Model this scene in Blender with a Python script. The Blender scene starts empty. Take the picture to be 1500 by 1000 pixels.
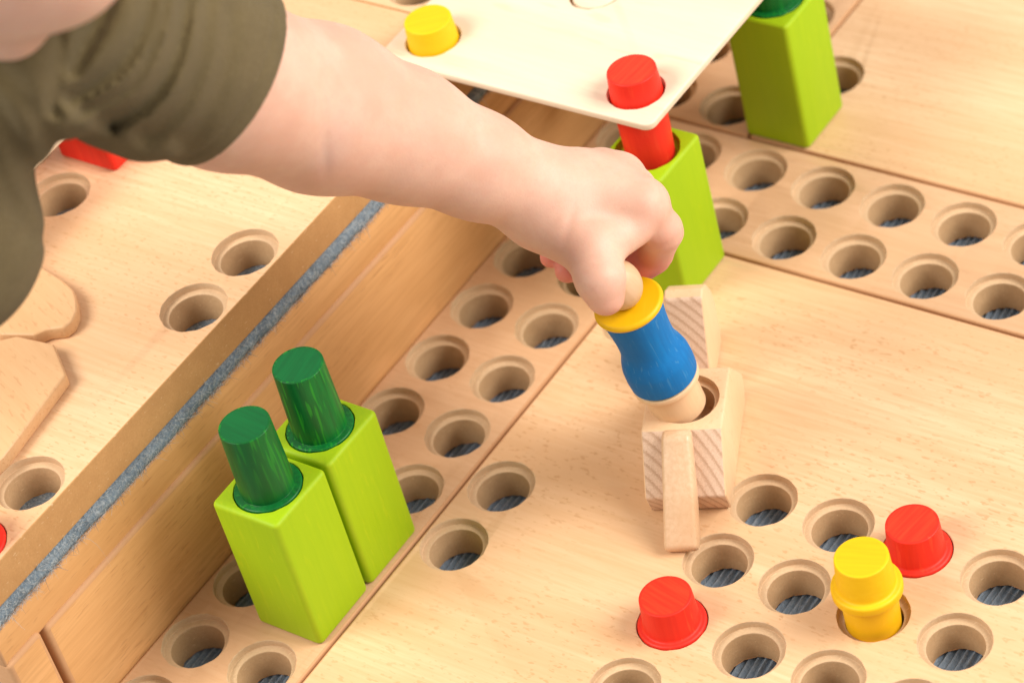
import bpy, bmesh, math, random
import numpy as np
from mathutils import Vector, Matrix, Euler
from mathutils.geometry import delaunay_2d_cdt

random.seed(7)
rng = np.random.default_rng(7)
S = 0.04            # one hole pitch = 40 mm; all coordinates below are in pitches
sc = bpy.context.scene
COL = sc.collection

# ------------------------------------------------------------------ camera
cam = bpy.data.objects.new('camera', bpy.data.cameras.new('camera'))
COL.objects.link(cam)
sc.camera = cam
cam.data.sensor_width = 36.0
cam.data.lens = 4329.2 * 36.0 / 1500.0
cam.data.clip_start = 0.05
cam.data.clip_end = 50.0
_r = Vector((0.8109989, 0.5461464, -0.2097734))
_d = Vector((0.2526060, -0.6502950, -0.7164542))
_f = Vector((-0.5277035, 0.5280535, -0.6653484))
_m = Matrix((( _r.x, -_d.x, -_f.x), (_r.y, -_d.y, -_f.y), (_r.z, -_d.z, -_f.z))).to_4x4()
_m.translation = Vector((20.1053, -20.7806, 24.4164)) * S
cam.matrix_world = _m
cam.data.dof.use_dof = True
cam.data.dof.focus_distance = 32.9 * S
cam.data.dof.aperture_fstop = 8.0
cam.data.dof.aperture_blades = 0

# ------------------------------------------------------------------ light
world = bpy.data.worlds.new('World')
sc.world = world
world.use_nodes = True
bg = world.node_tree.nodes['Background']
bg.inputs['Color'].default_value = (1.0, 0.94, 0.87, 1)
bg.inputs['Strength'].default_value = 0.50

def area(name, loc, target, size, power, color):
    l = bpy.data.lights.new(name, 'AREA')
    l.shape = 'RECTANGLE'; l.size, l.size_y = size
    l.energy = power; l.color = color
    o = bpy.data.objects.new(name, l)
    COL.objects.link(o)
    o.location = Vector(loc)
    o.rotation_euler = (Vector(target) - Vector(loc)).to_track_quat('-Z', 'Y').to_euler()
    return o
area('softbox_key', (1.50, 0.55, 1.35), (0.16, -0.02, 0.0), (1.2, 1.2), 52, (1.0, 0.965, 0.92))
area('softbox_fill', (-0.75, -1.25, 1.65), (0.16, -0.05, 0.0), (1.0, 1.0), 46, (1.0, 0.965, 0.92))

sc.view_settings.view_transform = 'Standard'
sc.view_settings.look = 'None'
sc.view_settings.exposure = 0.1
sc.view_settings.gamma = 1.0
sc.view_settings.use_curve_mapping = False
sc.render.engine = 'CYCLES'
sc.cycles.max_bounces = 8
sc.cycles.use_denoising = True

# ------------------------------------------------------------------ materials
MATS = {}
class NT:
    def __init__(s, name):
        s.m = bpy.data.materials.new(name); s.m.use_nodes = True
        s.t = s.m.node_tree; s.n = s.t.nodes; s.l = s.t.links
        s.bsdf = s.n['Principled BSDF']
        MATS[name] = s.m
    def node(s, t, **kw):
        nd = s.n.new(t)
        for k, v in kw.items(): setattr(nd, k, v)
        return nd
    def link(s, a, b): s.l.new(a, b)
    def coords(s, rot, rnd=True):
        tc = s.node('ShaderNodeTexCoord')
        out = tc.outputs['Object']
        if rnd:
            oi = s.node('ShaderNodeObjectInfo')
            mu = s.node('ShaderNodeVectorMath', operation='MULTIPLY_ADD')
            s.link(oi.outputs['Random'], mu.inputs[0])
            mu.inputs[1].default_value = (3.1, 5.7, 4.3)
            s.link(out, mu.inputs[2]); out = mu.outputs[0]
        mp = s.node('ShaderNodeMapping'); mp.inputs['Rotation'].default_value = rot
        s.link(out, mp.inputs['Vector'])
        return mp.outputs[0]
    def noise(s, co, scale, nscale, detail=3, rough=0.55, dist=0.0):
        mp = s.node('ShaderNodeMapping'); mp.inputs['Scale'].default_value = scale
        s.link(co, mp.inputs['Vector'])
        nz = s.node('ShaderNodeTexNoise'); nz.inputs['Scale'].default_value = nscale
        nz.inputs['Detail'].default_value = detail; nz.inputs['Roughness'].default_value = rough
        nz.inputs['Distortion'].default_value = dist
        s.link(mp.outputs[0], nz.inputs['Vector'])
        return nz.outputs['Fac']
    def ramp(s, fac, lo, hi):
        r = s.node('ShaderNodeMapRange'); r.interpolation_type = 'SMOOTHSTEP'
        r.inputs['From Min'].default_value = lo; r.inputs['From Max'].default_value = hi
        s.link(fac, r.inputs['Value']); return r.outputs[0]
    def mul(s, fac, k):
        r = s.node('ShaderNodeMath', operation='MULTIPLY'); s.link(fac, r.inputs[0])
        if isinstance(k, (int, float)): r.inputs[1].default_value = k
        else: s.link(k, r.inputs[1])
        return r.outputs[0]
    def mix(s, fac, a, b):
        m = s.node('ShaderNodeMix', data_type='RGBA')
        if isinstance(fac, (int, float)): m.inputs[0].default_value = fac
        else: s.link(fac, m.inputs[0])
        for i, c in ((6, a), (7, b)):
            if isinstance(c, tuple): m.inputs[i].default_value = (*c, 1)
            else: s.link(c, m.inputs[i])
        return m.outputs[2]
    def bump(s, h, dist, strength=0.5):
        b = s.node('ShaderNodeBump'); b.inputs['Distance'].default_value = dist
        b.inputs['Strength'].default_value = strength
        s.link(h, b.inputs['Height']); s.link(b.outputs[0], s.bsdf.inputs['Normal'])
    def done(s, col, rough, spec=0.5):
        if isinstance(col, tuple): s.bsdf.inputs['Base Color'].default_value = (*col, 1)
        else: s.link(col, s.bsdf.inputs['Base Color'])
        if isinstance(rough, (int, float)): s.bsdf.inputs['Roughness'].default_value = rough
        else: s.link(rough, s.bsdf.inputs['Roughness'])
        s.bsdf.inputs['Specular IOR Level'].default_value = spec
        return s.m

AX = {'x': (0, 0, 0), 'y': (0, 0, math.pi/2), 'z': (0, math.pi/2, 0)}
def wood(name, base, dark, fleck, axis='x', tilt=0.0, fl=0.6, flen=230, fwid=620, rough=0.42, bands=0.5, streak=0.35, flo=0.62, spec=0.4, edge=None):
    """beech: broad tonal bands, fine streaks and short ray flecks along the grain"""
    w = NT(name)
    r = AX[axis]
    co = w.coords((r[0], r[1], r[2] + tilt))
    band = w.ramp(w.noise(co, (1.5, 22, 22), 1.0, 3, 0.55, 0.6), 0.3, 0.72)
    fine = w.ramp(w.noise(co, (26, 480, 480), 1.0, 4, 0.6), 0.3, 0.75)
    mott = w.ramp(w.noise(co, (9, 30, 30), 1.0, 2), 0.3, 0.7)
    fk = w.ramp(w.noise(co, (flen, fwid, fwid), 1.0, 1.0, 0.4), flo, flo + 0.09)
    fk = w.mul(fk, w.ramp(w.noise(co, (8, 20, 20), 1.0, 1), 0.3, 0.62))
    c = w.mix(w.mul(band, bands), base, dark)
    c = w.mix(w.mul(fine, streak), c, dark)
    c = w.mix(w.mul(fk, fl), c, fleck)
    if edge:
        ge = w.node('ShaderNodeNewGeometry')
        pw = w.ramp(ge.outputs['Pointiness'], 0.53, 0.60)
        pn = w.ramp(w.noise(co, (1, 1, 1), 260, 3), 0.25, 0.6)
        c = w.mix(w.mul(w.mul(pw, pn), 0.55), c, edge)
    w.bump(fk, -0.00006, 0.5)
    rr = w.node('ShaderNodeMapRange'); w.link(mott, rr.inputs['Value'])
    rr.inputs['To Min'].default_value = rough - 0.05; rr.inputs['To Max'].default_value = rough + 0.07
    return w.done(c, rr.outputs[0], spec)

BE, BD, BF = (0.79, 0.53, 0.315), (0.65, 0.38, 0.19), (0.50, 0.245, 0.095)
wood('beech_board', BE, BD, BF, 'x', 0.0, flen=270, fwid=720, fl=0.5, streak=0.7, bands=0.8)
wood('beech_strip', (0.66, 0.405, 0.23), (0.55, 0.31, 0.155), BF, 'x', 0.0, fl=0.22, streak=0.5)
wood('beech_panel', (0.74, 0.41, 0.175), (0.59, 0.30, 0.11), (0.36, 0.155, 0.05), 'y', 0.0, fl=0.4, flen=110, fwid=900, bands=0.8, streak=0.8)
wood('beech_edge', (0.60, 0.33, 0.165), (0.50, 0.255, 0.115), (0.40, 0.18, 0.07), 'y', 0.0, fl=0.2, rough=0.6, spec=0.25)
wood('beech_solid', (0.80, 0.55, 0.33), (0.70, 0.44, 0.235), (0.55, 0.29, 0.13), 'z', 0.0, fl=0.3)
wood('beech_solid_x', (0.70, 0.43, 0.22), (0.58, 0.32, 0.14), (0.47, 0.21, 0.08), 'x', 0.35, fl=0.35, flen=170, fwid=700)
wood('beech_front', (0.74, 0.505, 0.315), (0.60, 0.365, 0.195), (0.50, 0.27, 0.13), 'z', 0.25, fl=0.35, bands=1.0, streak=0.6)
wood('birch_ply', (0.77, 0.635, 0.475), (0.70, 0.545, 0.37), (0.62, 0.43, 0.24), 'x', 0.05, fl=0.3, flen=40, fwid=200, bands=0.7, streak=0.4)
wood('lime_paint', (0.335, 0.49, 0.003), (0.27, 0.44, 0.003), (0.55, 0.56, 0.008), 'z', 0.0, fl=0.14, flen=90, fwid=420, rough=0.55, spec=0.3, bands=0.5, streak=0.45, edge=(0.58, 0.56, 0.03))
wood('green_stain', (0.003, 0.175, 0.026), (0.001, 0.075, 0.014), (0.03, 0.38, 0.018), 'z', 0.0, fl=0.5, flen=45, fwid=600, rough=0.38, bands=0.9, streak=0.8, flo=0.56, spec=0.3)
wood('red_stain', (0.80, 0.030, 0.012), (0.66, 0.015, 0.008), (0.88, 0.10, 0.03), 'z', 0.0, fl=0.3, flen=50, fwid=420, spec=0.3, rough=0.48, bands=0.5, streak=0.5)
wood('yellow_stain', (0.83, 0.50, 0.004), (0.78, 0.43, 0.003), (0.86, 0.58, 0.02), 'x', 0.3, fl=0.2, flen=40, fwid=320, spec=0.3, rough=0.48, bands=0.5, streak=0.3)
wood('blue_stain', (0.005, 0.19, 0.50), (0.003, 0.125, 0.37), (0.12, 0.33, 0.50), 'z', 0.0, fl=0.28, flen=60, fwid=800, spec=0.25, rough=0.6, bands=0.9, streak=0.6, flo=0.64)

def mdf(name, a, b):
    w = NT(name); co = w.coords((0, 0, 0.3))
    n1 = w.ramp(w.noise(co, (1, 1, 1), 900, 3, 0.6), 0.3, 0.75)
    n2 = w.ramp(w.noise(co, (1, 1, 1), 120, 3, 0.6), 0.3, 0.7)
    fb = w.ramp(w.noise(co, (1200, 160, 1200), 1.0, 1, 0.4), 0.70, 0.78)
    c = w.mix(w.mul(n1, 0.5), a, b); c = w.mix(w.mul(n2, 0.4), c, b)
    c = w.mix(w.mul(fb, 0.5), c, (0.75, 0.55, 0.33))
    w.bump(n1, 0.00008, 0.5)
    w.done(c, 0.75, 0.25)
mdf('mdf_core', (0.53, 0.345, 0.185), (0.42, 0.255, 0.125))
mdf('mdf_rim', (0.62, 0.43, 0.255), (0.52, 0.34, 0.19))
mdf('mdf_edge', (0.53, 0.29, 0.115), (0.42, 0.215, 0.08))

def endgrain(name, base, dark, cen, sc_):
    w = NT(name); tc = w.node('ShaderNodeTexCoord')
    mp = w.node('ShaderNodeMapping'); mp.inputs['Location'].default_value = cen
    w.link(tc.outputs['Object'], mp.inputs['Vector']); co = mp.outputs[0]
    wv = w.node('ShaderNodeTexWave', wave_type='RINGS', rings_direction='Y', wave_profile='SAW')
    wv.inputs['Scale'].default_value = sc_; wv.inputs['Distortion'].default_value = 2.6
    wv.inputs['Detail'].default_value = 3; wv.inputs['Detail Scale'].default_value = 40.0
    w.link(co, wv.inputs['Vector'])
    ring = w.ramp(wv.outputs['Fac'], 0.5, 0.95)
    broad = w.ramp(w.noise(co, (1, 1, 1), 90, 2), 0.3, 0.7)
    pore = w.ramp(w.noise(co, (1, 1, 1), 1500, 2, 0.6), 0.35, 0.7)
    c = w.mix(w.mul(ring, 0.85), base, dark)
    c = w.mix(w.mul(pore, 0.35), c, dark)
    w.bump(pore, 0.00008, 0.4)
    w.done(c, 0.6, 0.3)
endgrain('end_grain', (0.74, 0.53, 0.38), (0.47, 0.28, 0.17), (0.055, 0.0, 0.03), 84)

def carpet_mat():
    w = NT('felt'); co = w.coords((0, 0, 0), False)
    n1 = w.ramp(w.noise(co, (1, 1, 1), 700, 4, 0.7), 0.3, 0.72)
    fb = w.ramp(w.noise(co, (1500, 260, 700), 1.0, 2, 0.5, 0.8), 0.58, 0.72)
    n2 = w.ramp(w.noise(co, (1, 1, 1), 90, 3), 0.3, 0.7)
    c = w.mix(n1, (0.19, 0.235, 0.285), (0.29, 0.345, 0.40))
    c = w.mix(w.mul(n2, 0.4), c, (0.13, 0.18, 0.25))
    c = w.mix(w.mul(fb, 0.4), c, (0.46, 0.53, 0.58))
    w.bump(n1, 0.0002, 0.6)
    w.done(c, 0.95, 0.1)
carpet_mat()
def felt_light():
    w = NT('felt_edge'); co = w.coords((0, 0, 0), False)
    n1 = w.ramp(w.noise(co, (1, 1, 1), 600, 4, 0.7), 0.3, 0.72)
    fb = w.ramp(w.noise(co, (700, 700, 240), 1.0, 2, 0.5, 1.2), 0.50, 0.70)
    n2 = w.ramp(w.noise(co, (1, 1, 1), 70, 3), 0.35, 0.7)
    c = w.mix(n1, (0.15, 0.20, 0.25), (0.34, 0.395, 0.43))
    c = w.mix(w.mul(n2, 0.5), c, (0.15, 0.20, 0.25))
    c = w.mix(w.mul(fb, 0.5), c, (0.52, 0.55, 0.55))
    w.bump(n1, 0.0005, 1.0)
    w.done(c, 0.95, 0.1)
felt_light()
w = NT('fibre'); w.done((0.56, 0.60, 0.61), 0.8, 0.2)
w = NT('fibre_dark'); w.done((0.16, 0.21, 0.27), 0.8, 0.2)

def skin_mat():
    w = NT('skin'); co = w.coords((0, 0, 0), False)
    n1 = w.ramp(w.noise(co, (1, 1, 1), 34, 3, 0.55), 0.32, 0.7)
    n2 = w.ramp(w.noise(co, (1, 1, 1), 240, 3, 0.6), 0.3, 0.72)
    at = w.node('ShaderNodeAttribute', attribute_name='flush')
    c = w.mix(n1, (0.77, 0.485, 0.36), (0.70, 0.40, 0.285))
    c = w.mix(w.mul(n2, 0.25), c, (0.68, 0.36, 0.27))
    c = w.mix(at.outputs['Fac'], c, (0.70, 0.16, 0.11))
    vn = w.node('ShaderNodeAttribute', attribute_name='vein')
    c = w.mix(vn.outputs['Fac'], c, (0.52, 0.36, 0.36))
    sp = w.ramp(w.noise(co, (1, 1, 1), 950, 2, 0.6), 0.5, 0.72)
    c = w.mix(w.mul(sp, 0.16), c, (0.62, 0.30, 0.22))
    n3 = w.noise(co, (1, 1, 1), 1100, 3, 0.7)
    w.bump(n3, 0.00022, 0.5)
    w.bsdf.inputs['Subsurface Weight'].default_value = 0.35
    w.bsdf.inputs['Subsurface Radius'].default_value = (1.0, 0.36, 0.2)
    w.bsdf.inputs['Subsurface Scale'].default_value = 0.004
    w.done(c, 0.5, 0.35)
skin_mat()
def cloth_mat():
    w = NT('olive_cotton'); co = w.coords((0, 0, 0), False)
    n1 = w.ramp(w.noise(co, (1, 1, 1), 1500, 3, 0.6), 0.3, 0.7)
    n2 = w.ramp(w.noise(co, (1, 1, 1), 60, 3), 0.3, 0.7)
    c = w.mix(n1, (0.150, 0.107, 0.044), (0.212, 0.157, 0.070))
    c = w.mix(w.mul(n2, 0.35), c, (0.115, 0.086, 0.035))
    w.bump(n1, 0.0005, 0.9)
    w.bsdf.inputs['Sheen Weight'].default_value = 0.08
    w.bsdf.inputs['Sheen Roughness'].default_value = 0.5
    w.done(c, 0.9, 0.15)
cloth_mat()
for nm_, c0_, c1_ in (('green_cap', (0.002, 0.125, 0.028), (0.002, 0.095, 0.022)), ('red_cap', (0.76, 0.045, 0.015), (0.66, 0.025, 0.01)), ('yellow_cap', (0.80, 0.47, 0.005), (0.75, 0.42, 0.004))):
    w = NT(nm_); co = w.coords((0, 0, 0.5))
    ln = w.ramp(w.noise(co, (30, 500, 500), 1.0, 3, 0.6), 0.3, 0.72)
    w.bump(ln, 0.00005, 0.4)
    w.done(w.mix(ln, c0_, c1_), 0.45, 0.3)
w = NT('hair'); w.done((0.16, 0.085, 0.04), 0.5, 0.4)

# ------------------------------------------------------------------ helpers
def link(o, parent=None):
    COL.objects.link(o)
    if parent: o.parent = parent
    return o
def tag(o, label=None, cat=None, group=None, kind=None):
    if label: o['label'] = label
    if cat: o['category'] = cat
    if group: o['group'] = group
    if kind: o['kind'] = kind
    return o
def thing(name, loc, rz, label, cat, group=None):
    o = bpy.data.objects.new(name, None)
    o.empty_display_size = 0.02
    o.location = Vector(loc) * S; o.rotation_euler = (0, 0, rz)
    link(o); return tag(o, label, cat, group)
def mesh(name, verts, faces, mats, mi=None, smooth=True, angle=32):
    me = bpy.data.meshes.new(name)
    me.from_pydata([(float(v[0])*S, float(v[1])*S, float(v[2])*S) for v in verts], [], faces)
    for m in mats: me.materials.append(MATS[m])
    if mi is not None: me.polygons.foreach_set('material_index', mi)
    me.polygons.foreach_set('use_smooth', [smooth]*len(me.polygons))
    me.update()
    if smooth and angle: me.set_sharp_from_angle(angle=math.radians(angle))
    return me
def obj(name, me, parent=None, loc=None, rot=None):
    o = bpy.data.objects.new(name, me)
    if loc is not None: o.location = Vector(loc) * S
    if rot is not None: o.rotation_euler = rot
    return link(o, parent)

def rrect(x0, x1, y0, y1, r, n=4):
    pts = []
    for cx, cy, a0 in ((x1-r, y1-r, 0), (x0+r, y1-r, 90), (x0+r, y0+r, 180), (x1-r, y0+r, 270)):
        for k in range(n+1):
            a = math.radians(a0 + 90*k/n)
            pts.append((cx + r*math.cos(a), cy + r*math.sin(a)))
    return pts
def plate_mesh(name, x0, x1, y0, y1, z0, z1, holes, mats, bevel=0.03, corner=0.06, ro=0.405, ri=0.325, step=0.095, seg=40, depth=None):
    """board with rounded edges and stepped round holes; mats = top, edge, hole rim, hole core"""
    V, F, M = [], [], []
    nb = 4
    loops = []
    prof = [(bevel*(1-math.sin(a)), -bevel*(1-math.cos(a))) for a in [math.pi/2*k/nb for k in range(nb+1)]]
    # first entry: inset = bevel, dz = 0 (top);  last: inset 0, dz = -bevel
    rings = [(i, z1 + dz) for i, dz in prof] + [(i, z0 - dz) for i, dz in reversed(prof)]
    for ins, z in rings:
        lp = rrect(x0+ins, x1-ins, y0+ins, y1-ins, max(corner-ins, 0.004))
        loops.append(list(range(len(V), len(V)+len(lp))))
        V += [(x, y, z) for x, y in lp]
    n = len(loops[0])
    for a, b in zip(loops, loops[1:]):
        for k in range(n):
            F.append((a[k], b[k], b[(k+1) % n], a[(k+1) % n])); M.append(1)
    def cap(loop, circ, z, flip, mi):
        pts = [Vector(V[i][:2]) for i in loop]; ids = list(loop); edges = []
        m = len(loop); edges += [(k, (k+1) % m) for k in range(m)]
        for c in circ:
            b = len(pts)
            pts += [Vector(V[i][:2]) for i in c]; ids += c
            edges += [(b+(k+1) % len(c), b+k) for k in range(len(c))]
        vs, es, fs, ov, oe, of = delaunay_2d_cdt(pts, edges, [], 2, 1e-6)
        for f in fs:
            q = [ids[ov[i][0]] for i in f]
            a, b, c = (Vector(V[i][:2]) for i in q[:3])
            ccw = (b-a).cross(c-a) > 0
            if ccw == flip: q = q[::-1]
            # reject triangles lying in a hole
            g = (a+b+c)/3
            if any((g - Vector(h)).length < rr_ for h, rr_ in hc): continue
            F.append(tuple(q)); M.append(mi)
    top, bot = [], []
    th = z1 - z0
    dpt = th if depth is None else depth
    for hx, hy in holes:
        hp = [(ro+0.012, 0), (ro+0.003, -0.004), (ro, -0.014), (ro, -step+0.006), (ro-0.006, -step), (ri+0.012, -step), (ri+0.003, -step-0.004), (ri, -step-0.014), (ri, -dpt)]
        hm = [2, 2, 2, 2, 2, 2, 2, 3]
        lps = []
        for r, dz in hp:
            lps.append(list(range(len(V), len(V)+seg)))
            V += [(hx + r*math.cos(2*math.pi*k/seg), hy + r*math.sin(2*math.pi*k/seg), z1 + dz) for k in range(seg)]
        for q, (a, b) in enumerate(zip(lps, lps[1:])):
            for k in range(seg):
                F.append((a[k], a[(k+1) % seg], b[(k+1) % seg], b[k])); M.append(hm[q])
        top.append(lps[0])
        if dpt >= th: bot.append(lps[-1])
        else:
            F.append(tuple(lps[-1])); M.append(3)
    hc = [((hx, hy), ro) for hx, hy in holes]
    cap(loops[0], top, z1, False, 0)
    hc = [((hx, hy), ri-0.01) for hx, hy in holes] if dpt >= th else []
    cap(loops[-1], bot, z0, True, 1)
    return mesh(name, V, F, mats, M)

def fillet(poly, r, n=4):
    """round the inner corners of an open (radius, z) profile"""
    out = [poly[0]]
    for i in range(1, len(poly)-1):
        a, b, c = (Vector(poly[j][:2]) for j in (i-1, i, i+1))
        rr_ = poly[i][2] if len(poly[i]) > 2 else r
        u, w_ = (a-b), (c-b)
        if rr_ <= 0 or u.length < 1e-6 or w_.length < 1e-6: out.append(tuple(b)); continue
        t_ = min(rr_, u.length*0.45, w_.length*0.45)
        p0, p1 = b + u.normalized()*t_, b + w_.normalized()*t_
        for k in range(n+1):
            s_ = k/n
            out.append(tuple((1-s_)**2*p0 + 2*s_*(1-s_)*b + s_*s_*p1))
    out.append(poly[-1][:2])
    return out
def lathe(name, prof, mats, seg=48, mfun=None, r=0.025, angle=40, capm=None):
    pr = fillet(prof, r)
    V, F, M = [], [], []
    for q, (rad, z) in enumerate(pr):
        rad = max(rad, 0.0005)
        V += [(rad*math.cos(2*math.pi*k/seg), rad*math.sin(2*math.pi*k/seg), z) for k in range(seg)]
    for q in range(len(pr)-1):
        for k in range(seg):
            a, b = q*seg, (q+1)*seg
            F.append((a+k, a+(k+1) % seg, b+(k+1) % seg, b+k)); M.append(mfun((pr[q][1]+pr[q+1][1])/2) if mfun else 0)
    F.append(tuple(range(seg-1, -1, -1))); M.append(M[0])
    F.append(tuple((len(pr)-1)*seg + k for k in range(seg))); M.append(M[-1])
    if capm:
        mats = mats + [capm]; M[-1] = M[-2] = len(mats)-1
    return mesh(name, V, F, mats, M, angle=angle)

def prism_mesh(name, poly, w_, mats, bev=0.03, endfun=None, cut=None):
    """profile in (y, z) extruded along x by w_, edges bevelled; endfun(normal) -> material index"""
    bm = bmesh.new()
    L = [bm.verts.new((-w_/2*S, y*S, z*S)) for y, z in poly]
    Rr = [bm.verts.new((w_/2*S, y*S, z*S)) for y, z in poly]
    n = len(poly)
    bm.faces.new(L[::-1]); bm.faces.new(Rr)
    for k in range(n): bm.faces.new((L[k], L[(k+1) % n], Rr[(k+1) % n], Rr[k]))
    bmesh.ops.recalc_face_normals(bm, faces=bm.faces)
    bmesh.ops.bevel(bm, geom=[e for e in bm.edges if e.calc_face_angle(0) > 0.35], offset=bev*S, segments=3, profile=0.5, affect='EDGES', clamp_overlap=True)
    me = bpy.data.meshes.new(name); bm.to_mesh(me); bm.free()
    for m in mats: me.materials.append(MATS[m])
    if cut is not None:
        tmp = bpy.data.objects.new('tmp', me); COL.objects.link(tmp)
        for c in cut:
            ct = bpy.data.objects.new('tmpc', c); COL.objects.link(ct)
            md = tmp.modifiers.new('b', 'BOOLEAN'); md.object = ct; md.operation = 'DIFFERENCE'; md.solver = 'EXACT'
        dg = bpy.context.evaluated_depsgraph_get()
        me2 = bpy.data.meshes.new_from_object(tmp.evaluated_get(dg))
        for o in [o for o in COL.objects if o.name.startswith('tmp')]: bpy.data.objects.remove(o)
        me = me2; me.name = name
    if endfun:
        for p in me.polygons: p.material_index = endfun(p.normal, p.center/S)
    for p in me.polygons: p.use_smooth = True
    me.set_sharp_from_angle(angle=math.radians(25))
    return me

# ------------------------------------------------------------------ carpet under the boards
def build_carpet():
    V, F = [], []
    pitch = 0.086
    xs = []
    x = -0.9
    while x < 9.6:
        for k in range(6):
            a = k/6*2*math.pi
            xs.append((x + pitch*k/6, -0.545 + 0.034*math.cos(a)))
        x += pitch
    ys = np.linspace(-9.2, 7.5, 56)
    for j, y in enumerate(ys):
        wob = 0.018*math.sin(y*2.1) + 0.012*math.sin(y*5.3+1)
        V += [(x + wob + 0.0008*random.uniform(-1, 1), y, z + 0.003*random.uniform(-1, 1)) for x, z in xs]
    n = len(xs)
    for j in range(len(ys)-1):
        for k in range(n-1):
            a = j*n+k
            F.append((a, a+1, a+1+n, a+n))
    o = obj('carpet', mesh('carpet', V, F, ['felt'], angle=None))
    tag(o, 'blue-grey ribbed felt carpet seen through the holes of the floor boards', 'carpet', kind='structure')
    return o
carpet = build_carpet()

def strands(name, roots, dirs, length, rad, mats, parent, bend=0.5):
    V, F, M = [], [], []
    for (p, d) in zip(roots, dirs):
        L = length*random.uniform(0.4, 1.3); d = Vector(d).normalized()
        curl = Vector((random.uniform(-1, 1), random.uniform(-1, 1), random.uniform(-1, 1)))*bend
        side = d.orthogonal().normalized(); up = d.cross(side)
        p = Vector(p); mi = 0 if random.random() < 0.6 else 1
        base = len(V); ns = 4
        rd = rad*random.uniform(0.7, 1.3)
        for k in range(ns+1):
            s_ = k/ns
            c = p + d*L*s_ + curl*L*s_*s_
            q = rd*(1-0.7*s_)
            for a in range(3):
                t_ = a*2.094
                V.append(c + side*q*math.cos(t_) + up*q*math.sin(t_))
        for k in range(ns):
            for a in range(3):
                F.append((base+k*3+a, base+k*3+(a+1) % 3, base+(k+1)*3+(a+1) % 3, base+(k+1)*3+a)); M.append(mi)
    o = obj(name, mesh(name, V, F, mats, M, angle=None), parent)
    tag(o, kind='stuff')
    return o

# ------------------------------------------------------------------ floor boards
BM = ['beech_board', 'beech_edge', 'mdf_rim', 'mdf_core']
SM = ['beech_strip', 'beech_edge', 'mdf_rim', 'mdf_core']
T = 0.5
main_h = [(2.016, y) for y in (-0.53, -3.53, -4.53, 0.47)]
main_h += [(5.03+i, -2.52-j) for i in range(4) for j in range(5)]
strip_a_h = [(i, -k) for i in (0, 1) for k in range(0, 9)]
strip_b_h = [(k, 1.48+j) for k in range(0, 9) for j in (0, 1)]
strip_c_h = [(i, 3.5+k) for i in (0, 1) for k in range(0, 4)]
back_h = [(2.016, 3.5), (2.016, 4.5)]
def board(name, x0, x1, y0, y1, holes, mats, label, ro=0.405):
    cx, cy = (x0+x1)/2, (y0+y1)/2
    me = plate_mesh(name, x0-cx, x1-cx, y0-cy, y1-cy, 0, T, [(a-cx, b-cy) for a, b in holes], mats, bevel=0.028, corner=0.045, ro=ro, ri=ro*0.795)
    o = obj(name, me, loc=(cx, cy, -T))
    return tag(o, label, 'board', 'perforated beech floor boards')
board('perforated_board', 1.570, 9.5, -9.0, 0.935, main_h, BM, 'large pale beech board with red and yellow pegs and the wooden animal on it')
board('perforated_strip', -0.462, 1.536, -9.0, 0.935, strip_a_h, SM, 'two-row perforated beech strip along the foot of the tall box')
board('perforated_strip', -0.462, 9.5, 0.970, 3.0, strip_b_h, SM, 'two-row perforated beech strip running to the right edge behind the red-pegged block')
board('perforated_strip', -0.462, 1.536, 3.035, 7.2, strip_c_h, SM, 'short stretch of perforated strip at top, under the plywood plate corner')
board('perforated_board', 1.570, 9.5, 3.035, 7.2, back_h, BM, 'large plain beech board in the upper right corner')

# fuzz on the carpet where the holes show it
roots, dirs = [], []
for h in main_h + strip_a_h + strip_b_h + strip_c_h:
    for _ in range(12):
        a, r_ = random.uniform(0, 6.28), 0.34*math.sqrt(random.random())
        roots.append((h[0]+r_*math.cos(a), h[1]+r_*math.sin(a), -0.525))
        dirs.append((random.uniform(-1, 1), random.uniform(-1, 1), random.uniform(0.05, 0.5)))
strands('fuzz', roots, dirs, 0.13, 0.0028, ['fibre', 'fibre_dark'], carpet)

# ------------------------------------------------------------------ the tall box
ZT = 2.75
box = thing('play_box', (-3.5, -1.0, 0), 0, 'tall beech box with perforated top and grey felt layer under its lid', 'box')
bx, by = 3.5, 1.0
def lid(x0, x1, y0, y1, holes):
    me = plate_mesh('top_board', x0+bx, x1+bx, y0+by, y1+by, ZT-0.5, ZT, [(a+bx, b+by) for a, b in holes], ['beech_board', 'mdf_edge', 'mdf_rim', 'mdf_core'], bevel=0.012, corner=0.03, ro=0.405, ri=0.325, step=0.1)
    return obj('top_board', me, box)
lid_h = [(-1, -3.5), (-1, -4.5), (-1, -7.5), (-1, -8.5), (-4, -3.5), (-1, 0.5)]
lid(-7.6, -0.53, -9.06, 0.985, lid_h)
lid(-7.6, -0.53, 1.0, 5.5, [(-2.0, 1.5), (-1.0, 1.5), (-1.0, 3.5)])
def bullnose(name, x0, x1, y0, y1, z0, z1, mats, rad, nx=5):
    """upright panel with rounded border, thickness along x"""
    me = plate_mesh(name, -(y1-y0)/2, (y1-y0)/2, -(z1-z0)/2, (z1-z0)/2, x0, x1, [], mats, bevel=rad, corner=rad+0.02)
    # plate (u, v, w) -> world (y, z, x)
    co = np.empty(len(me.vertices)*3); me.vertices.foreach_get('co', co); co = co.reshape(-1, 3)
    nco = np.stack([co[:, 2] + bx*S, co[:, 0] + (by + (y0+y1)/2)*S, co[:, 1] + (z0+z1)/2*S], 1)
    me.vertices.foreach_set('co', nco.ravel()); me.update()
    return obj(name, me, box)
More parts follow.
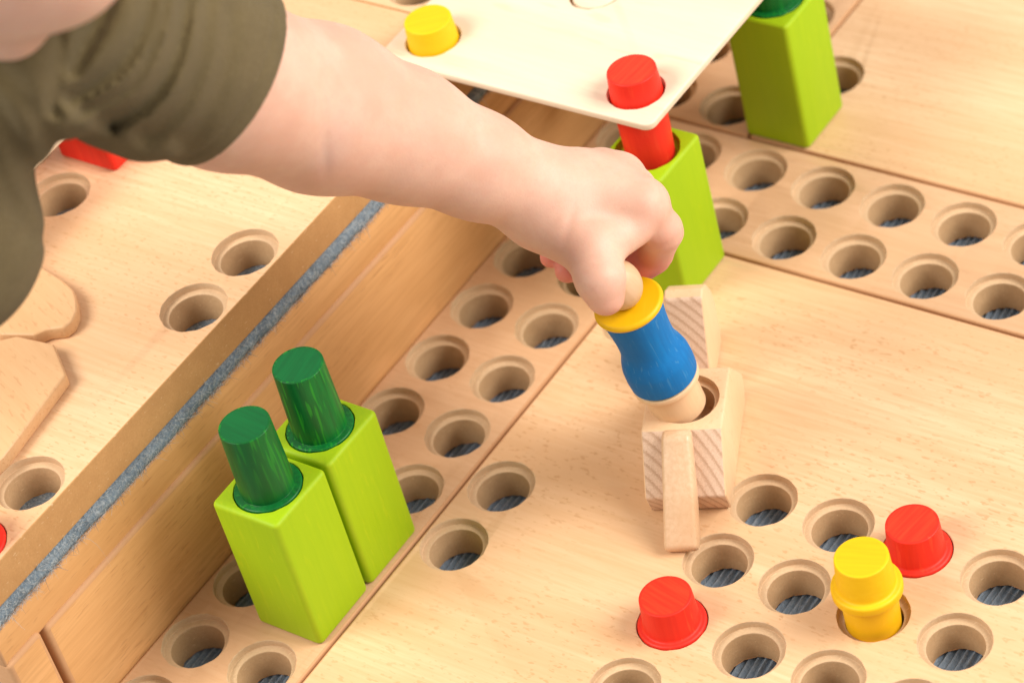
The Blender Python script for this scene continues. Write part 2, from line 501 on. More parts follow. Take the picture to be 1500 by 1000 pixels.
# felt layer : rounded strip, slightly irregular
def felt_layer():
    V, F = [], []
    ys = np.linspace(-9.04, 5.4, 260)
    prof = [(-7.4, 2.245)] + [(-0.60 + 0.125*math.cos(a), 2.14 + 0.105*math.sin(a)) for a in np.linspace(math.pi/2, -math.pi/2, 11)] + [(-7.4, 2.035)]
    n = len(prof)
    for j, y in enumerate(ys):
        wv = 0.012*math.sin(y*1.7) + 0.008*math.sin(y*6.1)
        for k, (x, z) in enumerate(prof):
            inner = 0 if k in (0, n-1) else 1
            V.append((x + bx + inner*(wv + random.uniform(-1, 1)*0.008), y + by, z + inner*random.uniform(-1, 1)*0.004))
    for j in range(len(ys)-1):
        for k in range(n-1):
            a = j*n+k; F.append((a, a+n, a+n+1, a+1))
    F.append(tuple(range(n))); F.append(tuple((len(ys)-1)*n + k for k in range(n))[::-1])
    o = obj('felt_layer', mesh('felt_layer', V, F, ['felt_edge'], angle=None), box)
    roots, dirs = [], []
    for _ in range(3600):
        y = random.uniform(-9.0, 2.0); a = random.uniform(-1.45, 1.5)
        roots.append((-0.60 + 0.13*math.cos(a) + bx, y + by, 2.13 + 0.11*math.sin(a)))
        dirs.append((random.uniform(-0.1, 0.55), random.uniform(-1, 1), random.uniform(-0.9, 0.9)))
    strands('fuzz', roots, dirs, 0.075, 0.0028, ['fibre', 'fibre_dark'], o, 0.8)
    strands('fuzz', roots[:26], [(0.8, random.uniform(-1, 1), random.uniform(-0.5, 0.8)) for _ in range(26)], 0.28, 0.0026, ['fibre', 'fibre'], o, 0.9)
    return o
felt_layer()
PM = ['beech_panel', 'beech_edge', 'mdf_rim', 'mdf_core']
bullnose('frame', -1.0, -0.52, -9.06, 5.4, 1.50, 2.03, PM, 0.03)
bullnose('side_panel', -1.0, -0.472, -8.44, 5.4, -0.48, 1.535, PM, 0.06)
bullnose('side_panel', -1.0, -0.472, -9.06, -8.50, -0.48, 1.58, PM, 0.06)
b = bullnose('back_wall', -7.4, -1.05, -8.9, 5.3, -0.48, 2.0, PM, 0.03)

# ------------------------------------------------------------------ pegs
PEG = [(0.0, 0.0), (0.295, 0.0, 0.02), (0.318, 0.95, 0.03), (0.318, 0.96), (0.395, 0.97, 0.02), (0.395, 1.08, 0.035), (0.325, 1.09, 0.03), (0.300, 1.50, 0.022), (0.0, 1.50)]
def peg_mesh(mat, flip=False):
    p = [(q[0], (1.50-q[1] if flip else q[1])) + tuple(q[2:]) for q in (PEG[::-1] if flip else PEG)]
    return lathe('peg', [(0.27, p[0][1])] + p[1:-1] + [(0.27, p[-1][1])], [mat], capm=mat.replace('stain', 'cap'))
PM_UP, PM_DN = {}, {}
for c in ('green_stain', 'red_stain', 'yellow_stain'):
    PM_UP[c] = peg_mesh(c); PM_DN[c] = peg_mesh(c, True)
def peg(mat, x, y, z, label, up='short', rz=0.0, group='coloured wooden pegs'):
    o = obj('peg', (PM_UP if up == 'short' else PM_DN)[mat], loc=(x, y, z), rot=(0, 0, rz))
    return tag(o, label, 'peg', group)
# a peg set in a counterbore has the flange bottom at the step (surface - 0.095)
def seat(zs): return zs - 0.095 - 0.965          # short end up
def seat_l(zs): return zs - 0.095 - 0.42         # long end up

# ------------------------------------------------------------------ blocks
def block_mesh(mat):
    return plate_mesh('block', -0.475, 0.475, -0.475, 0.475, 0, 2.0, [(0, 0)], [mat, mat, mat, mat], bevel=0.05, corner=0.075, ro=0.405, ri=0.335, depth=0.9)
LIME = block_mesh('lime_paint')
REDB = block_mesh('red_stain')
def block(me, x, y, z, label, cat='block', rz=0.0):
    o = obj('wooden_block', me, loc=(x, y, z), rot=(0, 0, rz))
    return tag(o, label, cat, 'square wooden blocks')
block(LIME, 1.0, -5.98, 0.001, 'lime green wooden block nearest the camera, of the pair against the box')
block(LIME, 1.0, -4.985, 0.001, 'lime green wooden block behind the nearest one in the pair')
block(LIME, 2.016, 0.455, 0.001, 'lime green block under the plywood plate corner, holding the red peg')
block(LIME, 1.99, 3.53, 0.001, 'lime green block at the top of the picture, right of the plywood plate')
block(REDB, -4.0, -2.44, ZT+0.001, 'red wooden block on the box top beneath the olive sleeve')
peg('green_stain', 1.0, -5.98, seat_l(2.0), 'dark green peg in the nearest lime block', 'long', 0.4)
peg('green_stain', 1.0, -4.985, seat_l(2.0), 'dark green peg in the second lime block, the higher one in the picture', 'long', 2.2)
peg('green_stain', 1.99, 3.53, seat_l(2.0), 'dark green peg cut off by the top edge of the picture', 'long', 1.0)
peg('red_stain', 5.03, -4.52, seat(0), 'red peg like a top hat at the bottom centre of the large board', 'short', 0.3)
peg('red_stain', 7.03, -2.52, seat(0), 'red peg like a top hat just behind the yellow peg on the right', 'short', 1.9)
peg('red_stain', -1.0, -8.5, seat(ZT), 'red peg on the box top cut off by the left picture edge', 'short', 0.3)
o = peg('yellow_stain', 7.03, -3.54, -0.555, 'yellow peg with raised collar standing in a hole of the large board', 'short', 0.8)
PZ = 2.79
peg('red_stain', 2.03, 0.49, PZ-1.085, 'red peg through the near corner of the plywood plate', 'short', 2.0)
peg('yellow_stain', -1.0, 0.5, PZ-1.085, 'yellow peg through the left corner of the plywood plate', 'short', 1.2)

# ------------------------------------------------------------------ plywood plates
def ply(x0, x1, y0, y1, z, holes, label):
    cx, cy = (x0+x1)/2, (y0+y1)/2
    me = plate_mesh('plywood_plate', x0-cx, x1-cx, y0-cy, y1-cy, 0, 0.105, [(a-cx, b-cy) for a, b in holes], ['birch_ply']*4, bevel=0.03, corner=0.12, ro=0.355, ri=0.345, step=0.04)
    o = obj('plywood_plate', me, loc=(cx, cy, z))
    return tag(o, label, 'plate')
ply(-1.52, 2.55, -0.03, 4.0, PZ, [(-1.0, 0.5), (2.03, 0.49), (0.485, 1.985), (-1.0, 3.48), (1.985, 3.48)], 'pale plywood plate held by a red and a yellow peg at the top')
ply(-6.6, -3.70, -6.2, -3.15, ZT+0.81, [(-4.3, -3.75)], 'plywood plate at the left beside the red block, mostly hidden by the child')
block(plate_mesh('block', -0.475, 0.475, -0.475, 0.475, 0, 0.8, [(0, 0)], ['beech_solid']*4, bevel=0.05, corner=0.075, depth=0.4), -5.4, -4.6, ZT+0.002, 'low natural block under the plywood plate at the left')

tag(obj('peg', lathe('peg', PEG[:], ['birch_ply'], capm='birch_ply'), loc=(0.485, 1.985, PZ-1.41)), 'natural wooden peg flush in the middle hole of the plywood plate', 'peg')

# ------------------------------------------------------------------ wooden animal on the large board
AY = 0.441
animal = thing('wooden_animal', (4.366, -3.028, 0.002), AY, 'natural beech block animal with a hole in its back, under the blue figure', 'toy animal')
hole1 = lathe('c1', [(0, 0.50), (0.325, 0.50), (0.325, 1.5), (0, 1.5)], ['mdf_core'], r=0)
hole2 = lathe('c2', [(0, 0.84), (0.395, 0.84), (0.395, 1.5), (0, 1.5)], ['mdf_core'], r=0)
HV = 0.93
for m_ in (hole1, hole2):
    m_.transform(Matrix.Translation((0.0, HV*S, 0)))
body_prof = [(0.06, 0.0), (-0.06, 0.33), (0.44, 0.93), (1.42, 0.93), (1.92, 0.33), (1.80, 0.0)]
me = prism_mesh('body', body_prof, 0.945, ['beech_solid', 'end_grain'], 0.03,
    lambda n, c: 1 if (abs(n.y) > 0.5 and abs(n.x) < 0.5 and abs((Vector((c.x, c.y))-Vector((0, HV))).length) > 0.42) else 0, [hole1, hole2])
obj('body', me, animal)
trunk = [(-0.66, 0.0), (-0.60, -0.0), (-0.36, 0.02), (0.05, 0.42), (0.42, 0.90), (0.40, 0.99), (0.25, 1.02), (-0.60, 0.14)]
trunk = [(-0.60, 0.0), (-0.40, 0.0), (-0.02, 0.37), (0.42, 0.93), (0.36, 1.02), (0.22, 1.03), (-0.66, 0.12)]
tl = prism_mesh('tail', trunk, 0.40, ['beech_front'], 0.075)
for v in tl.vertices: v.co.x *= 1.0 - 0.16*v.co.z/S
obj('tail', tl, animal, loc=(-0.03, -0.0, 0))
head = [(1.86, 0.02), (1.90, 0.22), (2.36, 1.16), (2.50, 1.20), (2.70, 1.08), (2.86, 0.84), (2.92, 0.58), (2.86, 0.36), (2.90, 0.16), (2.80, 0.02)]
obj('head', prism_mesh('head', head, 0.47, ['beech_solid', 'end_grain'], 0.03, lambda n, c: 1 if (n.y < -0.3 and abs(n.x) < 0.6) else 0), animal, loc=(-0.15, 0, 0))

# animal lying on its side on the box top
animal2 = thing('wooden_animal', (-2.1, -6.6, ZT+0.002), 0, 'beech block animal lying on the box top at the left edge', 'toy animal')
def flat_part(name, pts, h, mat):
    """outline in world x, y lying flat, thickness h"""
    me = prism_mesh(name, [(p[0]+2.1, p[1]+6.6) for p in pts], h, [mat], 0.035)
    # (x=thickness, y, z) -> (y, z, x + h/2)
    co = np.empty(len(me.vertices)*3); me.vertices.foreach_get('co', co); co = co.reshape(-1, 3)
    me.vertices.foreach_set('co', np.stack([co[:, 1], co[:, 2], co[:, 0] + h/2*S], 1).ravel())
    me.flip_normals() if False else None
    me.update()
    return obj(name, me, animal2)
hz = 0.45
flat_part('body', [(-1.568, -6.098), (-2.05, -5.76), (-2.58, -5.823), (-2.9, -6.1), (-2.95, -6.9), (-1.50, -8.35), (-1.38, -7.42)], 0.19, 'beech_solid_x')
tongue = [(-2.80, -5.884), (-2.376, -5.73), (-2.30, -5.60), (-2.12, -5.50), (-2.095, -5.37), (-2.16, -5.21), (-2.283, -5.072), (-2.436, -4.944), (-2.648, -4.862), (-2.871, -4.82), (-3.246, -4.746), (-3.6, -4.715), (-3.7, -5.3), (-3.4, -5.85)]
flat_part('head', tongue[::-1], 0.19, 'beech_solid_x')

# ------------------------------------------------------------------ blue peg figure in the hand
FB, FT = Vector((3.914, -2.271, 0.922)), Vector((3.714, -2.464, 2.626))
fig = thing('peg_figure', FB, 0, 'blue wooden peg figure with yellow collar disc gripped by the hand', 'toy figure')
ax = (FT-FB); FL = ax.length
fig.rotation_euler = ax.to_track_quat('Z', 'Y').to_euler()
obj('base', lathe('base', [(0, -0.06), (0.322, -0.06, 0.02), (0.322, 0.39), (0.40, 0.40, 0.02), (0.40, 0.475, 0.03), (0.34, 0.48), (0, 0.48)], ['beech_solid'], r=0.01), fig)
k_ = (FL-0.46)
bl = [(0, 0.475), (0.37, 0.475), (0.402, 0.51)]
for s_, r_ in ((0.05, 0.402), (0.14, 0.410), (0.26, 0.404), (0.34, 0.378), (0.41, 0.345), (0.48, 0.328), (0.58, 0.325), (0.72, 0.336), (0.85, 0.356), (0.94, 0.374)):
    bl.append((r_, 0.455 + s_*k_))
bl += [(0.30, 0.455+0.945*k_), (0, 0.455+0.945*k_)]
obj('body', lathe('body', bl, ['blue_stain'], r=0.03), fig)
obj('collar', lathe('collar', [(0, FL-0.10), (0.385, FL-0.10, 0.03), (0.412, FL-0.04, 0.03), (0.385, FL, 0.04), (0, FL)], ['yellow_stain']), fig)
hd = [(0, FL-0.005)] + [(0.262*math.sin(a), FL+0.28-0.31*math.cos(a)) for a in np.linspace(0.45, math.pi, 16)]
obj('head', lathe('head', hd, ['beech_front'], r=0), fig)

# ------------------------------------------------------------------ the child: implicit surfaces turned into meshes
def seg_d(p, a, b, r1, r2):
    a = np.array(a, np.float32); b = np.array(b, np.float32); ab = b-a
    t_ = np.clip((p-a) @ ab / max(ab @ ab, 1e-9), 0, 1)
    d = p - a - t_[:, None]*ab
    return np.sqrt((d*d).sum(1)) - (r1 + (r2-r1)*t_)
def smin(a, b, k):
    h = np.clip(0.5 + 0.5*(b-a)/k, 0, 1)
    return b*(1-h) + a*h - k*h*(1-h)
def smax(a, b, k): return -smin(-a, -b, k)
def ell(p, c, r, Rm=None):
    q = p - np.array(c, np.float32)
    if Rm is not None: q = q @ Rm
    r = np.array(r, np.float32)
    k0 = np.sqrt(((q/r)**2).sum(1)); k1 = np.sqrt(((q/(r*r))**2).sum(1)) + 1e-6
    return k0*(k0-1)/k1
def surface(fn, lo, hi, h, B=8):
    """sparse sampling of fn near its zero level, then naive surface nets"""
    lo = np.array(lo, np.float32); n = (np.ceil((np.array(hi)-lo)/h/B).astype(int))*B
    A = np.full(n+1, 1.0, np.float32)
    nb = n//B
    I = np.stack(np.meshgrid(*[np.arange(k) for k in nb], indexing='ij'), -1).reshape(-1, 3)
    cen = lo + (I*B + B/2)*h
    dc = np.concatenate([fn(c.astype(np.float32)) for c in np.array_split(cen, max(1, len(cen)//40000))])
    act = I[np.abs(dc) < B*h*1.1 + 0.16]
    neg = I[dc <= -(B*h*1.1 + 0.16)]
    for i in neg: A[i[0]*B:(i[0]+1)*B, i[1]*B:(i[1]+1)*B, i[2]*B:(i[2]+1)*B] = -1
    loc = np.stack(np.meshgrid(*[np.arange(B+1)]*3, indexing='ij'), -1).reshape(-1, 3)
    ch = 60
    for s_ in range(0, len(act), ch):
        blk = act[s_:s_+ch]
        idx = (blk[:, None, :]*B + loc[None]).reshape(-1, 3)
        v = fn((lo + idx*h).astype(np.float32))
        A[idx[:, 0], idx[:, 1], idx[:, 2]] = v
    cs = [A[i:A.shape[0]-1+i, j:A.shape[1]-1+j, k:A.shape[2]-1+k] for i in (0, 1) for j in (0, 1) for k in (0, 1)]
    inside = sum((c < 0).astype(np.int8) for c in cs)
    cell = np.argwhere((inside > 0) & (inside < 8))
    vid = np.full(np.array(A.shape)-1, -1, np.int32)
    vid[cell[:, 0], cell[:, 1], cell[:, 2]] = np.arange(len(cell))
    cv = np.stack([c[cell[:, 0], cell[:, 1], cell[:, 2]] for c in cs], 1)
    off = np.array([(i, j, k) for i in (0, 1) for j in (0, 1) for k in (0, 1)], np.float32)
    acc = np.zeros((len(cell), 3), np.float32); cnt = np.zeros(len(cell), np.float32)
    for a in range(8):
        for b in range(a+1, 8):
            if np.abs(off[a]-off[b]).sum() != 1: continue
            va, vb = cv[:, a], cv[:, b]; m = (va < 0) != (vb < 0)
            t_ = np.where(m, va/np.where(m, va-vb, 1), 0)[:, None]
            acc += np.where(m[:, None], off[a] + t_*(off[b]-off[a]), 0); cnt += m
    pos = lo + (cell + acc/cnt[:, None])*h
    quads = []
    for ax_ in range(3):
        sl0 = [slice(None)]*3; sl1 = [slice(None)]*3
        sl0[ax_] = slice(0, -1); sl1[ax_] = slice(1, None)
        s0, s1 = A[tuple(sl0)] < 0, A[tuple(sl1)] < 0
        e = np.argwhere(s0 != s1)
        u, v_ = (ax_+1) % 3, (ax_+2) % 3
        e = e[(e[:, u] > 0) & (e[:, v_] > 0) & (e[:, u] < n[u]) & (e[:, v_] < n[v_])]
        fl = s0[e[:, 0], e[:, 1], e[:, 2]]
        du = np.zeros(3, int); du[u] = 1; dv = np.zeros(3, int); dv[v_] = 1
        q = [vid[tuple((e - x_).T)] for x_ in (du+dv, dv, 0*du, du)]
        q = np.stack(q, 1)
        q[~fl] = q[~fl][:, ::-1]
        quads.append(q[(q >= 0).all(1)])
    return pos, np.concatenate(quads)
def np_mesh(name, pos, quads, mat, smooth_it=2):
    # a little laplacian smoothing takes away grid stepping
    e = np.concatenate([quads[:, [0, 1]], quads[:, [1, 2]], quads[:, [2, 3]], quads[:, [3, 0]]])
    for _ in range(smooth_it):
        s_ = np.zeros_like(pos); c = np.zeros(len(pos), np.float32)
        np.add.at(s_, e[:, 0], pos[e[:, 1]]); np.add.at(c, e[:, 0], 1)
        np.add.at(s_, e[:, 1], pos[e[:, 0]]); np.add.at(c, e[:, 1], 1)
        pos = pos*0.5 + 0.5*s_/np.maximum(c, 1)[:, None]
    me = bpy.data.meshes.new(name)
    me.vertices.add(len(pos)); me.vertices.foreach_set('co', (pos*S).astype(np.float32).ravel())
    me.loops.add(quads.size); me.loops.foreach_set('vertex_index', quads.ravel().astype(np.int32))
    me.polygons.add(len(quads)); me.polygons.foreach_set('loop_start', np.arange(0, quads.size, 4, dtype=np.int32))
    me.materials.append(MATS[mat])
    me.update(calc_edges=True); me.validate()
    me.polygons.foreach_set('use_smooth', [True]*len(me.polygons))
    return me, pos

# joints (pitches, world)
J = dict(
  sho=(1.502, -6.389, 9.111), upa=(1.249, -4.816, 6.953), elb=(1.385, -3.814, 5.836), fo2=(1.811, -3.188, 5.094), fo1=(2.329, -2.737, 4.440), wri=(2.752, -2.327, 3.829),
  palm=(3.032, -1.950, 3.529), imc=(3.699, -1.852, 3.529), mmc=(3.375, -1.565, 3.413), rmc=(3.069, -1.399, 3.337), pmc=(2.752, -1.315, 3.204),
  ipi=(3.878, -1.798, 3.175), idi=(3.675, -1.796, 2.737), iti=(3.518, -1.949, 2.589),
  mpi=(3.490, -1.447, 2.889), mdi=(3.344, -1.654, 2.466), mti=(3.216, -1.900, 2.447),
  rpi=(3.042, -1.323, 2.592), rdi=(2.814, -1.738, 2.293), rti=(2.702, -2.207, 2.536),
  ppi=(2.718, -1.358, 2.520), pdi=(2.542, -1.734, 2.361), pti=(2.460, -2.152, 2.621),
  tcm=(2.856, -2.454, 3.645), tmc=(3.522, -2.593, 3.457), tip=(3.769, -2.864, 3.347), tti=(3.836, -2.924, 3.157), web=(3.755, -2.122, 3.421),
  neck0=(1.302, -7.043, 9.352), neck1=(1.525, -6.919, 10.476), head=(2.107, -7.002, 11.601), tor0=(0.253, -7.746, 8.723), tor1=(0.124, -8.092, 7.349))
def arm(p):
    d = seg_d(p, J['sho'], J['upa'], 0.85, 0.86)
    d = smin(d, seg_d(p, J['upa'], J['elb'], 0.86, 0.86), 0.25)
    d = smin(d, seg_d(p, J['elb'], J['fo2'], 0.86, 0.71), 0.25)
    d = smin(d, seg_d(p, J['fo2'], J['fo1'], 0.71, 0.565), 0.2)
    d = smin(d, seg_d(p, J['fo1'], J['wri'], 0.565, 0.47), 0.2)
    return d
def hand(p):
    d = seg_d(p, J['wri'], J['palm'], 0.46, 0.46)
    d = smin(d, seg_d(p, J['wri'], J['imc'], 0.44, 0.30), 0.2)
    d = smin(d, seg_d(p, J['palm'], J['imc'], 0.46, 0.27), 0.22)
    d = smin(d, seg_d(p, J['palm'], J['mmc'], 0.46, 0.29), 0.2)
    d = smin(d, seg_d(p, J['wri'], J['rmc'], 0.42, 0.34), 0.15)
    d = smin(d, seg_d(p, J['wri'], J['pmc'], 0.42, 0.36), 0.15)
    d = smin(d, seg_d(p, J['tcm'], J['tmc'], 0.42, 0.31), 0.25)
    d = smin(d, seg_d(p, J['tmc'], J['web'], 0.28, 0.20), 0.1)
    return d
def chain(p, names, radii, k=0.05):
    d = None
    for a, b, r1, r2 in zip(names, names[1:], radii, radii[1:]):
        q = seg_d(p, J[a], J[b], r1, r2)
        d = q if d is None else smin(d, q, k)
    return d
HD = np.array(J['head'], np.float32)
_look = np.array(J['tti']) - np.array(J['head']); _look /= np.linalg.norm(_look)
_side = np.cross(_look, (0, 0, 1.0)); _side /= np.linalg.norm(_side)
_up = np.cross(_side, _look)
HR = np.stack([_side, _look, _up], 1).astype(np.float32)       # local x side, y forward (face), z up
def hp(x, y, z): return HD + HR @ np.array((x, y, z), np.float32)
def headf(p):
    d = ell(p, hp(0, -0.15, 0.35), (1.55, 1.75, 1.55), HR)
    d = smin(d, ell(p, hp(0, 0.35, -0.55), (1.28, 1.15, 1.15), HR), 0.4)
    for s_ in (-1, 1):
        d = smin(d, ell(p, hp(0.62*s_, 0.85, -0.5), (0.55, 0.5, 0.5), HR), 0.3)
        d = smin(d, ell(p, hp(1.52*s_, -0.1, -0.1), (0.14, 0.36, 0.5), HR), 0.1)
        d = smax(d, -ell(p, hp(0.58*s_, 1.62, 0.02), (0.36, 0.24, 0.2), HR), 0.12)
    d = smin(d, ell(p, hp(0, 1.5, -0.33), (0.24, 0.3, 0.24), HR), 0.15)
    d = smin(d, ell(p, hp(0, 1.12, -1.28), (0.5, 0.4, 0.36), HR), 0.3)
    d = smin(d, ell(p, hp(0, 1.38, -0.86), (0.34, 0.16, 0.09), HR), 0.08)
    d = smin(d, ell(p, hp(0, 1.34, -1.02), (0.28, 0.16, 0.1), HR), 0.08)
    return d
def torso(p, g=0.0):
    d = seg_d(p, J['tor0'], J['tor1'], 1.0+g, 1.08+g)
    return smin(d, seg_d(p, J['sho'], J['tor0'], 0.92+g, 0.95+g), 0.4)
def body(p):
    d = smin(arm(p), hand(p), 0.22)
    fi = chain(p, ('imc', 'ipi', 'idi', 'iti'), (0.26, 0.235, 0.205, 0.175))
    fm = chain(p, ('mmc', 'mpi', 'mdi', 'mti'), (0.26, 0.23, 0.20, 0.17))
    fr = chain(p, ('rmc', 'rpi', 'rdi', 'rti'), (0.26, 0.22, 0.185, 0.14))
    fp = chain(p, ('pmc', 'ppi', 'pdi', 'pti'), (0.24, 0.19, 0.16, 0.125))
    ft = chain(p, ('tmc', 'tip', 'tti'), (0.32, 0.275, 0.215), 0.08)
    f = smin(smin(fi, fm, 0.03), smin(fr, fp, 0.03), 0.03)
    d = smin(d, f, 0.045)
    d = smin(d, ft, 0.08)
    for nm_, ax_, rr_, w_, dp_ in CREASE:
        q = p - np.array(nm_, np.float32)
        d = d + dp_*np.exp(-(q @ ax_/w_)**2)*np.clip(1.4 - np.sqrt((q*q).sum(1))/rr_, 0, 1)
    t_ = smin(torso(p, -0.12), seg_d(p, J['neck0'], J['neck1'], 0.75, 0.7), 0.4)
    t_ = smin(t_, headf(p), 0.2)
    return smin(d, t_, 0.3)
def un_(a, b):
    v = np.array(J[b], np.float32) - np.array(J[a], np.float32); return v/np.linalg.norm(v)
vr, vd, vf = (np.array(v, np.float32) for v in (_r, _d, _f))
CREASE = [(J['ipi'], un_('imc', 'idi'), 0.30, 0.03, 0.022), (J['idi'], un_('ipi', 'iti'), 0.26, 0.03, 0.02),
          (J['tip'], un_('tmc', 'tti'), 0.34, 0.028, 0.010), ((3.344, -2.628, 3.872), (0.87*vr + 0.25*vd).astype(np.float32), 0.22, 0.03, 0.018),
          ((3.986, -2.913, 3.136), (0.3*vr + 0.95*vd).astype(np.float32), 0.2, 0.022, 0.008),
          ((1.920, -4.241, 6.276), (1.0*vr + 0.02*vd).astype(np.float32), 0.8, 0.05, 0.014)]
allp = np.array(list(J.values()))
child = thing('person', (-7.0, -6.0, -0.5), 0, 'child in an olive shirt leaning in from the left, hand gripping the blue figure', 'person')
lo, hi = allp.min(0) - 2.4, allp.max(0) + np.array((1.0, 1.0, 2.4))
hi[0] = allp[:, 0].max() + 1.0
pos, quads = surface(body, lo, hi, 0.036)
off_ = np.array((7.0, 6.0, 0.5), np.float32)
me, pos = np_mesh('body', pos, quads, 'skin', 2)
fl_ = np.zeros(len(pos), np.float32)
for nm, rr_, k in (('iti', 0.5, 1.0), ('idi', 0.34, 0.8), ('mti', 0.6, 0.8), ('rti', 0.4, 0.75), ('pti', 0.4, 0.75), ('tti', 0.33, 0.22), ('imc', 0.4, 0.12), ('ipi', 0.4, 0.18), ('mdi', 0.5, 0.7), ('elb', 0.9, 0.06)):
    dd = np.linalg.norm(pos - np.array(J[nm]), axis=1)
    fl_ = np.maximum(fl_, k*np.clip(1.25 - dd/rr_, 0, 1))
ve_ = np.zeros(len(pos), np.float32)
VE = [(1.826, -4.083, 6.626), (1.936, -4.239, 6.415), (2.047, -4.394, 6.204), (2.044, -4.561, 5.924)]
dv_ = np.min([seg_d(pos.astype(np.float32), a, b, 0, 0) for a, b in zip(VE, VE[1:])], 0)
ve_ = (0.28*np.clip(1 - dv_/0.32, 0, 1)**1.5).astype(np.float32)
av_ = me.attributes.new('vein', 'FLOAT', 'POINT'); av_.data.foreach_set('value', ve_)
at_ = me.attributes.new('flush', 'FLOAT', 'POINT'); at_.data.foreach_set('value', fl_)
me.transform(Matrix.Translation(Vector(off_)*S))
obj('body', me, child)

# shirt
hem_c = np.array((1.197, -4.992, 7.005), np.float32)
vr, vd, vf = (np.array(v, np.float32) for v in (_r, _d, _f))
hem_n = 0.75*vr + 0.40*vd + 0.52*vf; hem_n /= np.linalg.norm(hem_n)
hem_end = np.array(J['upa'], np.float32)*0.6 + np.array(J['elb'], np.float32)*0.4
FOLDS = [  # valleys of the cloth: points, width, depth
    ([(1.916, -7.001, 8.898), (1.959, -6.781, 9.039), (1.900, -6.420, 9.071), (1.855, -6.171, 9.154)], 0.10, 0.15),
    ([(1.605, -6.862, 8.353), (1.789, -6.744, 8.451), (1.909, -6.410, 8.471), (1.886, -6.022, 8.497), (1.824, -5.738, 8.621), (1.690, -5.490, 8.773)], 0.10, 0.17),
    ([(1.588, -6.753, 8.153), (1.732, -6.614, 8.149), (1.802, -6.259, 8.074), (1.771, -5.875, 8.103), (1.723, -5.552, 8.248), (1.609, -5.233, 8.440)], 0.085, 0.13),
    ([(1.585, -6.557, 7.860), (1.647, -6.384, 7.798), (1.718, -6.165, 7.764), (1.778, -5.841, 7.824), (1.757, -5.498, 7.962), (1.651, -5.146, 8.176)], 0.10, 0.15),
    ([(1.624, -6.257, 7.466), (1.682, -6.064, 7.423), (1.773, -5.744, 7.454), (1.766, -5.379, 7.599), (1.732, -5.116, 7.834), (1.639, -4.877, 8.098)], 0.10, 0.085),
    ([(1.690, -5.897, 7.098), (1.774, -5.758, 7.142), (1.811, -5.395, 7.250), (1.764, -5.027, 7.429), (1.689, -4.744, 7.713)], 0.10, 0.06),
    ([(1.944, -7.004, 9.325), (1.836, -7.044, 8.927), (1.518, -7.011, 8.304)], 0.08, 0.11),
    ([(1.589, -7.517, 9.349), (1.658, -7.458, 9.041), (1.738, -7.420, 8.707), (1.685, -7.406, 8.309)], 0.10, 0.05),
    ([(1.581, -7.707, 9.054), (1.634, -7.738, 8.687), (1.624, -7.867, 8.292), (1.682, -7.903, 7.917)], 0.10, 0.05),
    ([(1.537, -8.051, 8.666), (1.597, -8.133, 8.253), (1.654, -8.170, 7.878)], 0.10, 0.05)]
def poly_d(a, b, pts):
    out = None
    for P, Q in zip(pts, pts[1:]):
        ux, uy = Q[0]-P[0], Q[1]-P[1]
        t_ = np.clip(((a-P[0])*ux + (b-P[1])*uy)/(ux*ux+uy*uy), 0, 1)
        q = np.hypot(a-P[0]-t_*ux, b-P[1]-t_*uy)
        out = q if out is None else np.minimum(out, q)
    return out
def smooth_line(pts):
    P = [2*pts[0]-pts[1]] + pts + [2*pts[-1]-pts[-2]]; out = []
    for i in range(1, len(P)-2):
        for t_ in (0, 0.25, 0.5, 0.75):
            out.append(0.5*(2*P[i] + (P[i+1]-P[i-1])*t_ + (2*P[i-1]-5*P[i]+4*P[i+1]-P[i+2])*t_**2 + (3*P[i]-P[i-1]-3*P[i+1]+P[i+2])*t_**3))
    return out + [pts[-1]]
FOLD2 = [(smooth_line([np.array((np.dot(P, vr), np.dot(P, vd))) for P in pts]), w_, dp_) for pts, w_, dp_ in FOLDS]
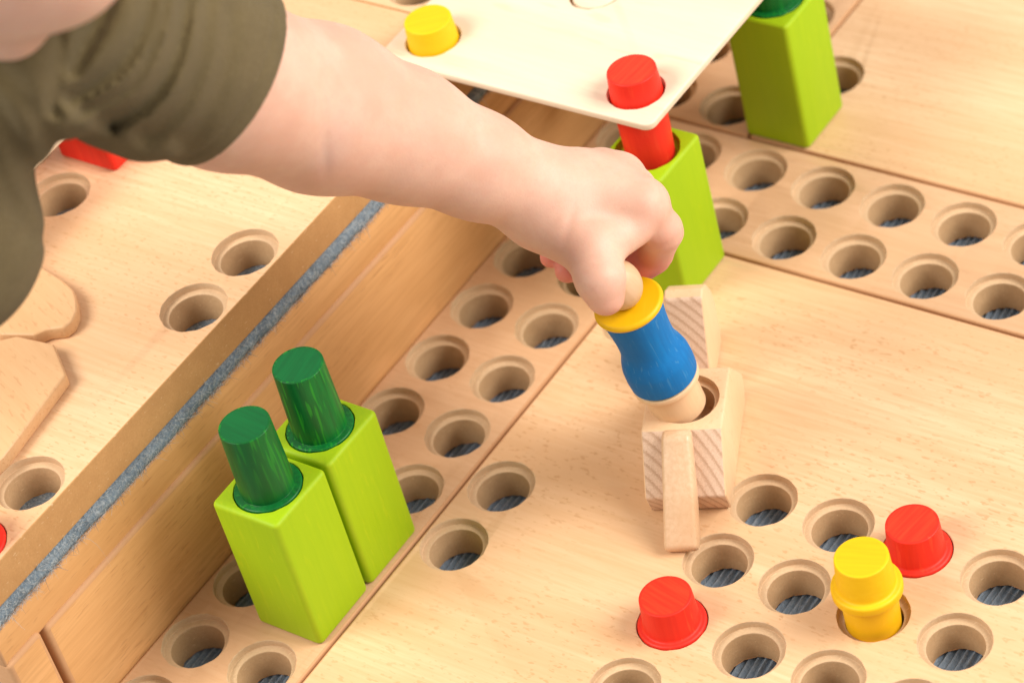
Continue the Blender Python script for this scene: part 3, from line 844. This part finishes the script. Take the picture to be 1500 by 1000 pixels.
def shirt_parts(p):
    s_ = -(p - hem_c) @ hem_n                 # distance back from the hem
    d = seg_d(p, J['sho'], tuple(hem_end), 1.10, 0.95)
    d = smin(d, seg_d(p, (1.268, -6.735, 8.270), (1.481, -6.185, 7.637), 0.28, 0.38), 0.25)
    d = smin(d, torso(p, 0.08), 0.06)
    d = smin(d, seg_d(p, J['neck0'], J['neck1'], 0.98, 0.86), 0.3)
    a, b = p @ vr, p @ vd
    disp = np.zeros_like(s_)
    for pts, w_, dp_ in FOLD2:
        q = poly_d(a, b, pts)
        disp = np.maximum(disp, dp_*np.exp(-(q/w_)**2))
    disp = 0.02 - disp
    fold2 = np.sin(p @ np.array((2.9, 3.4, -1.7), np.float32)) + 0.6*np.sin(p @ np.array((-4.3, 2.2, 3.1), np.float32) + 1)
    disp += 0.02*np.clip(s_-1.5, 0, 1)*fold2
    disp -= np.exp(-((s_-0.24)/0.028)**2)*0.024
    return d, disp, s_
def shirt(p):
    d, disp, s_ = shirt_parts(p)
    d2 = smax(d - disp, -s_, 0.03)
    d2 = smax(d2, -(d + 0.06 + 0.16*np.clip(s_*1.5, 0, 1)), 0.02)
    nk = np.sqrt((((p - np.array(J['neck1'], np.float32)))**2).sum(1)) - 0.8
    return smax(d2, -nk, 0.05)
pos, quads = surface(shirt, lo, hi, 0.036)
me, pos = np_mesh('shirt', pos, quads, 'olive_cotton', 3)
me.transform(Matrix.Translation(Vector(off_)*S))
obj('shirt', me, child)
# hair cap
def hairf(p):
    d = ell(p, hp(0, -0.25, 0.5), (1.68, 1.85, 1.62), HR)
    cutp = (p - hp(0, 0.75, -0.1)) @ HR @ np.array((0, 0.85, -0.5), np.float32)
    n_ = np.sin((p @ HR)[:, 0]*9 + np.sin((p @ HR)[:, 2]*3))*0.03
    return smax(d + n_, cutp, 0.15)
pos, quads = surface(hairf, HD-2.4, HD+2.4, 0.07)
me, pos = np_mesh('hair', pos, quads, 'hair', 1)
me.transform(Matrix.Translation(Vector(off_)*S))
obj('hair', me, child)
